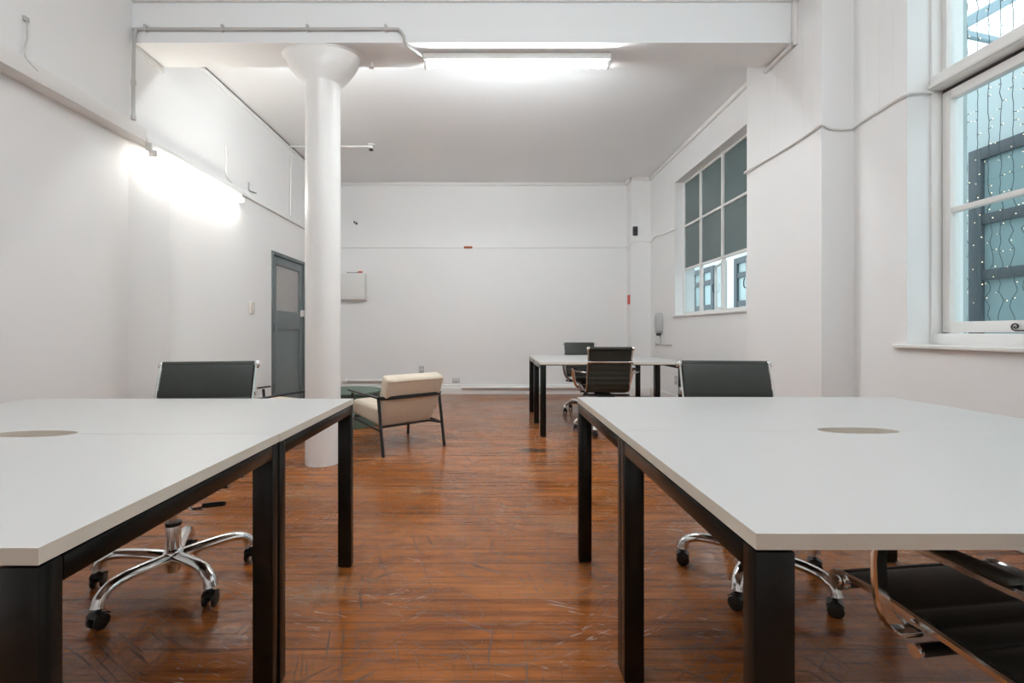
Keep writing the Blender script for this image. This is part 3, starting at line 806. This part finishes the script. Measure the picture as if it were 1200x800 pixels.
# ------------------------------------------------------------------ armchairs
def make_armchair():
    t = thing('armchair', 'armchair', 'armchair')
    W = 0.30
    # side frames
    for s in (-1, 1):
        bm = B(); sweep(bm, [(s * W, -0.285, 0.472), (s * W, -0.1, 0.478), (s * W, 0.1, 0.482), (s * W, 0.31, 0.486)], rect(0.034, 0.014, 0.003)); obj('arm', bm, M['iron'], t)
        for (y0, y1) in ((-0.275, -0.36), (0.24, 0.285)):
            bm = B(); sweep(bm, [(s * W, y0, 0.468), (s * W, y1, 0.0)], rect(0.022, 0.022, 0.004), up=(0, 1, 0)); obj('leg', bm, M['iron'], t)
        bm = B(); sweep(bm, [(s * W, -0.322, 0.205), (s * W, 0.262, 0.245)], rect(0.018, 0.018, 0.003)); obj('side_rail', bm, M['iron'], t)
    # bar around the back at arm height, following the arms
    bm = B(); sweep(bm, catmull([(-W, -0.27, 0.472), (-W + 0.02, -0.318, 0.472), (-0.2, -0.345, 0.474), (0, -0.35, 0.475), (0.2, -0.345, 0.474), (W - 0.02, -0.318, 0.472), (W, -0.27, 0.472)], 4), rect(0.012, 0.030, 0.002)); obj('back_bar', bm, M['iron'], t)
    bm = B()
    sweep(bm, [(-W, -0.325, 0.205), (-0.235, -0.215, 0.215), (0.235, -0.215, 0.215), (W, -0.325, 0.205)], rect(0.018, 0.018, 0.003))
    sweep(bm, [(-W, 0.262, 0.245), (W, 0.262, 0.245)], rect(0.018, 0.018, 0.003))
    obj('cross_rails', bm, M['iron'], t)
    # seat cushion
    bm = B(); hexa(bm, [(-0.265, -0.20, 0.222), (0.265, -0.20, 0.222), (0.265, 0.33, 0.262), (-0.265, 0.33, 0.262),
                        (-0.265, -0.27, 0.375), (0.265, -0.27, 0.375), (0.265, 0.33, 0.400), (-0.265, 0.33, 0.400)], 0.035, 4)
    obj('seat_cushion', bm, M['cream'], t)
    # lower back panel, leaning
    bm = B(); hexa(bm, [(-0.255, -0.208, 0.226), (0.255, -0.208, 0.226), (0.255, -0.15, 0.226), (-0.255, -0.15, 0.226),
                        (-0.275, -0.338, 0.475), (0.275, -0.338, 0.475), (0.275, -0.25, 0.475), (-0.275, -0.25, 0.475)], 0.012, 3)
    obj('back_panel', bm, M['cream'], t)
    # back cushion
    bm = B(); hexa(bm, [(-0.278, -0.333, 0.455), (0.278, -0.333, 0.455), (0.270, -0.20, 0.40), (-0.270, -0.20, 0.40),
                        (-0.282, -0.405, 0.630), (0.282, -0.405, 0.630), (0.275, -0.285, 0.668), (-0.275, -0.285, 0.668)], 0.03, 4)
    bc = obj('back_cushion', bm, M['cream'], t)
    bm = B()
    tube(bm, [(-0.262, -0.404, 0.613), (0, -0.408, 0.616), (0.262, -0.404, 0.613)], 0.004, 8)
    obj('piping', bm, M['cream'], bc)
    return t
ac = make_armchair()
tag(ac, 'cream upholstered lounge armchair with thin black frame, its back turned, right of the column', 'armchair', 'cream lounge armchairs')
ac.location = (-0.894, 4.169, 0); ac.rotation_euler = (0, 0, radians(40.5))
ac2 = copy_tree(ac); ac2.location = (-2.07, 4.06, 0); ac2.rotation_euler = (0, 0, radians(-28))
tag(ac2, 'armchair left of the column, only its thin black arms showing above the left desk', 'armchair', 'cream lounge armchairs')

# round green low table
t = thing('coffee_table', 'round dark green low table by the column, in front of the cream armchair', 'coffee table', (-1.60, 5.06, 0))
bm = B(); lathe(bm, [(0.355, 0.352), (0.366, 0.356), (0.368, 0.372), (0.362, 0.378)], (0, 0, 0), 48); obj('table_top', bm, M['green'], t)
bm = B(); lathe(bm, [(0.335, 0.0), (0.34, 0.006), (0.34, 0.345), (0.335, 0.3525)], (0, 0, 0), 48); obj('drum_base', bm, M['green'], t)

# ------------------------------------------------------------------ lamps
def batten(name, label, loc, rz, length, tubemat, style):
    """local: x along, y towards the room, z up; mounting face at z=0 (style 'soffit') or y=0 (style 'wall')"""
    t = thing(name, label, 'light fitting', loc, rz)
    l = length / 2
    if style == 'soffit':
        bm = B(); box(bm, (-l, -0.045, -0.052), (l, 0.045, 0.0), 0.004); obj('housing', bm, M['wplastic'], t)
        c = (0, 0, -0.080)
    else:
        bm = B(); box(bm, (-l, 0.0, -0.028), (l, 0.05, 0.028), 0.004); obj('housing', bm, M['wplastic'], t)
        c = (0, 0.062, -0.055)
    for s in (-1, 1):
        bm = B()
        if style == 'soffit': box(bm, (s * (l - 0.004), -0.018, -0.098), (s * (l - 0.026), 0.018, -0.0505), 0.004)
        else: box(bm, (s * (l - 0.004), 0.02, -0.075), (s * (l - 0.026), 0.082, -0.026), 0.004)
        obj('lamp_holder', bm, M['wplastic'], t)
    bm = B(); lathe(bm, [(0.011, -l + 0.026), (0.0135, -l + 0.032), (0.0135, l - 0.032), (0.011, l - 0.026)], c, 16, 'X'); tag(obj('tube', bm, tubemat, t), 'glowing white tube')
    return t
batten('fluorescent_light', 'long lit fluorescent batten fixed under the white ceiling beam', (0.19, 3.545, ZB), 0, 1.45, M['tube'], 'soffit')
batten('wall_lamp', 'lit fluorescent batten on the left wall under the ledge', (XL + 0.001, 4.15, LZ - 0.030), -pi / 2, 1.28, M['tubew'], 'wall')

for x, y, wh, tm in ((-1.0, 0.35, 'left desks', 'tube'), (0.95, 0.35, 'right desks', 'tube'), (-1.35, 3.86, 'left of the beam rear face', 'tubef'), (0.35, 3.86, 'right of the beam rear face', 'tubef')):  # out-of-view battens added to brighten the near and far room
    batten('added_ceiling_light', 'added unseen fill batten on the ceiling over the ' + wh, (x, y, ZC), 0, 1.45, M[tm], 'soffit')

# ------------------------------------------------------------------ conduit on the beam
t = thing('conduit_pipe', 'grey conduit running along the beam and down the left wall to the ledge', 'pipe', (0, 0, 0))
bm = B(); yb = 3.373
zt = 3.265
tube(bm, catmull([(XL + 0.034, yb - 0.02, 2.585), (XL + 0.034, yb - 0.02, 2.9), (XL + 0.034, yb - 0.01, 3.2), (XL + 0.042, yb - 0.003, 3.252), (XL + 0.08, yb, zt), (-1.9, yb, zt), (-1.3, yb, zt), (-0.76, yb, zt),
                  (-0.69, yb - 0.001, zt - 0.01), (-0.66, yb - 0.003, zt - 0.05), (-0.655, yb - 0.004, 3.20), (-0.648, yb - 0.004, 3.165), (-0.635, yb, 3.148), (-0.605, yb + 0.04, 3.143), (-0.56, yb + 0.10, 3.143), (-0.536, 3.53, 3.146)], 8), 0.0115, 10)
pipe = obj('pipe', bm, M['pipe'], t)
for x in (-2.57, -2.0, -1.37, -0.79):
    bm = B(); box(bm, (x - 0.008, yb - 0.016, zt - 0.016), (x + 0.008, 3.3855, zt + 0.03), 0.002); lathe(bm, [(0.005, 0), (0.005, 0.006)], (x, yb - 0.012, zt + 0.018), 8, 'Y'); obj('clip', bm, M['pipe'], t)
for z in (2.60, 2.86):
    bm = B(); lathe(bm, [(0.0165, z - 0.015), (0.0165, z + 0.015)], (XL + 0.034, yb - 0.02, 0), 14); obj('coupling', bm, M['pipe'], t)

# cables of the right wall
t = tag(obj('wall_cable', (lambda b: (tube(b, catmull([(2.205, 7.50, 2.42), (2.205, 7.35, 2.42), (2.205, 7.262, 2.425), (2.26, 7.255, 2.47), (2.40, 7.256, 2.475), (2.50, 7.255, 2.46), (2.518, 7.20, 2.46), (2.518, 7.0, 2.50), (2.518, 6.7, 2.46), (2.518, 6.305, 2.44), (2.57, 6.31, 2.44)], 6), 0.008, 8), b)[1])(B()), M['trim']),
        'white painted cable running around the back corner to the far window', 'cable')
b = B(); tube(b, catmull([(2.50, 4.10, 2.42), (2.40, 4.034, 2.425), (2.236, 4.03, 2.425), (2.236, 3.8, 2.425), (2.236, 3.4, 2.42), (2.236, 3.2, 2.425), (2.236, 3.092, 2.43), (2.30, 3.092, 2.405), (2.40, 3.092, 2.40), (2.453, 3.085, 2.41), (2.453, 3.0, 2.42), (2.453, 2.8, 2.43), (2.453, 2.694, 2.43), (2.53, 2.692, 2.44), (2.596, 2.686, 2.435)], 6), 0.009, 8)
wc = tag(obj('wall_cable', b, M['trim']), 'white painted cable crossing the pier to the large right window', 'cable')

# sprinkler pipe on ceiling
t = thing('sprinkler_pipe', 'thin white pipe across the ceiling ending in a small sprinkler head', 'sprinkler', (0, 6.0, 0))
bm = B(); tube(bm, [(XL + 0.015, 0, ZC - 0.022), (-1.62, 0, ZC - 0.022)], 0.011, 10); tube(bm, [(XL + 0.018, 0, ZC - 0.14), (XL + 0.018, 0.0, 2.55)], 0.009, 8); obj('pipe', bm, M['trim'], t)
bm = B(); lathe(bm, [(0.05, ZC - 0.010), (0.05, ZC - 0.001)], (-1.60, 0, 0), 20); lathe(bm, [(0.028, ZC - 0.05), (0.030, ZC - 0.04), (0.02, ZC - 0.005)], (-1.60, 0, 0), 16); h = obj('head', bm, M['trim'], t)
bm = B(); lathe(bm, [(0.009, ZC - 0.078), (0.030, ZC - 0.074), (0.030, ZC - 0.070), (0.010, ZC - 0.049)], (-1.60, 0, 0), 14); tag(obj('nozzle', bm, M['dark'], t), 'dark sprinkler nozzle')

# ------------------------------------------------------------------ things on the walls
# back wall
t = thing('wall_box', 'white square box cabinet mounted on the back wall right of the column', 'box', (-2.31, YB, 1.55))
bm = B(); box(bm, (-0.235, -0.14, 0), (0.235, 0, 0.43), 0.005); obj('body', bm, M['wplastic'], t)
bm = B(); box(bm, (-0.225, -0.147, 0.01), (0.225, -0.1405, 0.42), 0.003); obj('cover', bm, M['wplastic'], t)
bm = B(); tube(bm, catmull([(-0.10, 0, 0), (-0.06, -0.01, -0.003), (0.03, -0.012, 0.0), (0.08, -0.008, 0.006)], 5), 0.007, 8); box(bm, (-0.13, -0.012, -0.006), (-0.10, 0.0, 0.008), 0.002)
t = thing('cable_stub', 'short dark cut cable with red end above the white wall box', 'cable', (-2.27, YB - 0.004, 2.002))
obj('cable', bm, M['cable'], t)
bm = B(); box(bm, (0.055, -0.02, -0.004), (0.125, 0, 0.022), 0.003); tag(obj('cap', bm, M['red'], t), 'red brown cap')
t = thing('wall_hook', 'tiny dark metal bracket high on the back wall near the column', 'hook', (-2.26, YB, 2.82))
bm = B(); box(bm, (-0.03, -0.02, 0.0), (-0.005, 0, 0.03), 0.003); box(bm, (0.005, -0.025, -0.025), (0.03, 0, 0.008), 0.003); tube(bm, [(-0.012, -0.012, 0.005), (0.012, -0.012, -0.008)], 0.006, 8); obj('bracket', bm, M['dark'], t)
bm = B(); box(bm, (-0.47, YB - 0.022, 2.402), (-0.33, YB + 0.001, 2.436), 0.003)
tag(obj('wood_chip', bm, M['rust']), 'small rust orange strip on the white rail of the back wall', 'strip')
def socket(name, label, cat, loc, rz, w, h, kind='socket'):
    t = thing(name, label, cat, loc, rz)
    bm = B(); box(bm, (-w / 2, -0.010, -h / 2), (w / 2, 0, h / 2), 0.003); pl = obj('plate', bm, M['gplastic'] if kind == 'socket' else M['ivory'], t)
    if kind == 'socket':
        for dx in (-w * 0.2, w * 0.2):
            bm = B(); box(bm, (dx - 0.010, -0.013, -0.018), (dx + 0.010, -0.0101, 0.018), 0.001); obj('outlet', bm, M['wplastic'], t)
    else:
        bm = B(); box(bm, (-0.013, -0.017, -0.022), (0.013, -0.0101, 0.022), 0.002); obj('rocker', bm, M['wplastic'], t)
    return t
socket('power_socket', 'grey power socket low on the back wall above the armchair', 'socket', (-1.17, YB, 0.40), 0, 0.085, 0.12)
socket('power_socket', 'white power socket low on the back wall just beyond the armchair back', 'socket', (-0.60, YB, 0.165 + 0.06), 0, 0.12, 0.075)
socket('light_switch', 'ivory light switch on the left wall beside the grey door', 'switch', (XL, 5.065, 1.286), pi / 2, 0.09, 0.13, 'switch')
# heating pipes above the skirting
t = thing('heating_pipe', 'white pipe running along the back wall above the skirting', 'pipe', (0, 0, 0))
bm = B(); tube(bm, [(-2.45, YB - 0.05, 0.225), (-0.86, YB - 0.05, 0.225)], 0.021, 12); tube(bm, [(-0.50, YB - 0.06, 0.112), (2.15, YB - 0.06, 0.112)], 0.024, 12)
obj('pipe', bm, M['trim'], t)
for x, z in ((-2.40, 0.225), (-1.4, 0.225), (0.3, 0.112), (1.4, 0.112)):
    bm = B(); box(bm, (x - 0.012, YB - 0.08, z - 0.03), (x + 0.012, YB - (0.0005 if z > 0.2 else 0.0245), z + (0.03 if z > 0.2 else -0.012)), 0.004); obj('bracket', bm, M['trim'], t)
# corner things on the pier at the back right
t = thing('alarm_box', 'small dark box high on the pier in the back right corner', 'box', (2.275, 7.27, 2.63))
bm = B(); box(bm, (-0.035, -0.045, -0.07), (0.035, 0, 0.07), 0.006); obj('body', bm, M['dark'], t)
bm = B(); box(bm, (-0.022, -0.049, -0.02), (0.022, -0.0452, 0.02), 0.002); obj('grille', bm, M['plastic'], t)
bm = B(); box(bm, (2.196, 7.30, 1.47), (2.221, 7.40, 1.62), 0.003)
tag(obj('call_point', bm, M['red']), 'small red box on the edge of the corner pier', 'alarm')
bm = B(); tube(bm, [(2.214, 7.285, 0.6), (2.214, 7.285, 2.41)], 0.007, 8)
tag(obj('corner_conduit', bm, M['trim']), 'thin vertical conduit down the left edge of the corner pier', 'pipe')
# dispenser
t = thing('hand_dispenser', 'grey oval dispenser on the right wall below the far window', 'dispenser', (WF, 6.80, 1.13))
bm = B()
prof = []
n = 20
ring = [(0.075 * cos(2 * pi * i / n), 0.16 * sin(2 * pi * i / n)) for i in range(n)]
def loft(bm, layers):
    rs = [[bm.verts.new(p) for p in l] for l in layers]
    m = len(rs[0])
    for a, b in zip(rs, rs[1:]):
        for j in range(m): bm.faces.new((a[j], a[(j + 1) % m], b[(j + 1) % m], b[j]))
    bm.faces.new(rs[0][::-1]); bm.faces.new(rs[-1])
loft(bm, [[(x, y * k, 0.02 + z * k2) for y, z in ring] for x, k, k2 in ((-0.001, 1, 1), (-0.06, 1, 1), (-0.085, 0.9, 0.93), (-0.095, 0.6, 0.75))])
obj('shell', bm, M['gplastic'], t)
bm = B(); box(bm, (-0.075, -0.03, -0.165), (-0.02, 0.03, -0.12), 0.008); obj('spout', bm, M['dark'], t)
bm = B(); tube(bm, catmull([(2.515, 6.84, 0.99), (2.515, 6.83, 0.93), (2.512, 6.80, 0.86), (2.512, 6.9, 0.838), (2.512, 6.97, 0.84), (2.512, 7.0, 0.86)], 4), 0.009, 8); tube(bm, [(2.512, 6.98, 0.838), (2.512, 6.38, 0.838)], 0.010, 8)
tag(obj('wall_pipe', bm, M['pipe']), 'short pale pipe on the right wall under the grey dispenser', 'pipe')
# cables on the floor
bm = B()
pts = []
for i in range(90):
    a = i / 89 * 2 * pi * 4.5; r = 0.14 + 0.03 * sin(a * 0.37)
    pts.append((2.28 + r * cos(a) * 0.75, 6.72 + r * sin(a), 0.012 + 0.035 * i / 89 + 0.008 * sin(a * 1.3)))
tube(bm, pts, 0.007, 6)
tag(obj('cable_coil', bm, M['cable']), 'loose coil of grey cable on the floor against the right wall', 'cable')
socket('power_socket', 'white power socket low on the right wall behind the distant desks', 'socket', (WF, 6.25, 0.36), -pi / 2, 0.10, 0.12)
# loose wires on the left wall
bm = B(); tube(bm, catmull([(XL + 0.012, 2.605, 2.81), (XL + 0.016, 2.60, 2.78), (XL + 0.018, 2.60, 2.70), (XL + 0.018, 2.585, 2.62), (XL + 0.02, 2.60, 2.575), (XL + 0.02, 2.66, 2.545)], 6), 0.004, 6); box(bm, (XL, 2.59, 2.80), (XL + 0.016, 2.62, 2.825), 0.002)
tag(obj('loose_wire', bm, M['pipe']), 'thin loose pale wire hanging high on the near left wall', 'wire')
bm = B(); tube(bm, catmull([(XL + 0.010, 4.55, 2.90), (XL + 0.014, 4.56, 2.75), (XL + 0.014, 4.55, 2.63), (XL + 0.014, 4.60, 2.57), (XL + 0.016, 4.66, 2.555)], 6), 0.008, 6)
tag(obj('loose_wire', bm, M['trim']), 'painted stub of wire on the left wall above the lit batten', 'wire')
bm = B(); tube(bm, catmull([(XL + 0.012, 4.98, 2.66), (XL + 0.014, 4.98, 2.60), (XL + 0.014, 5.0, 2.575), (XL + 0.014, 5.14, 2.59)], 6), 0.005, 6)
tag(obj('wire_hook', bm, M['cable']), 'bent hook of dark wire on the left wall beyond the lit batten', 'wire')
bm = B(); tube(bm, [(CX + 0.36, 3.63, ZB - 0.001), (CX + 0.36, 3.63, ZB - 0.03)], 0.012, 10); lathe(bm, [(0.022, ZB - 0.045), (0.022, ZB - 0.03)], (CX + 0.36, 3.63, 0), 12)
tag(obj('beam_fixing', bm, M['trim']), 'small white stub under the beam at the right of the column capital', 'fixing')

# ------------------------------------------------------------------ camera, light, view
cam = bpy.data.cameras.new('camera'); co = bpy.data.objects.new('camera', cam); COL.objects.link(co)
co.location = (0, 0, H); co.rotation_euler = (pi / 2, 0, 0)
cam.sensor_width = 36; cam.lens = 533 / 1200 * 36
cam.shift_x = 23 / 1200; cam.shift_y = -11 / 1200
cam.clip_start = 0.02
S.camera = co

w = bpy.data.worlds.new('overcast_sky'); S.world = w; w.use_nodes = True
bg = w.node_tree.nodes['Background']
bg.inputs['Color'].default_value = (0.88, 0.96, 1.0, 1); bg.inputs['Strength'].default_value = 1.05

S.view_settings.view_transform = 'Standard'; S.view_settings.look = 'None'
S.view_settings.gamma = 1; S.view_settings.exposure = 1.05; S.view_settings.use_curve_mapping = False
S.cycles.max_bounces = 10; S.cycles.diffuse_bounces = 6; S.cycles.glossy_bounces = 5; S.cycles.transparent_max_bounces = 12
S.cycles.use_denoising = True
S.cycles.sample_clamp_indirect = 6
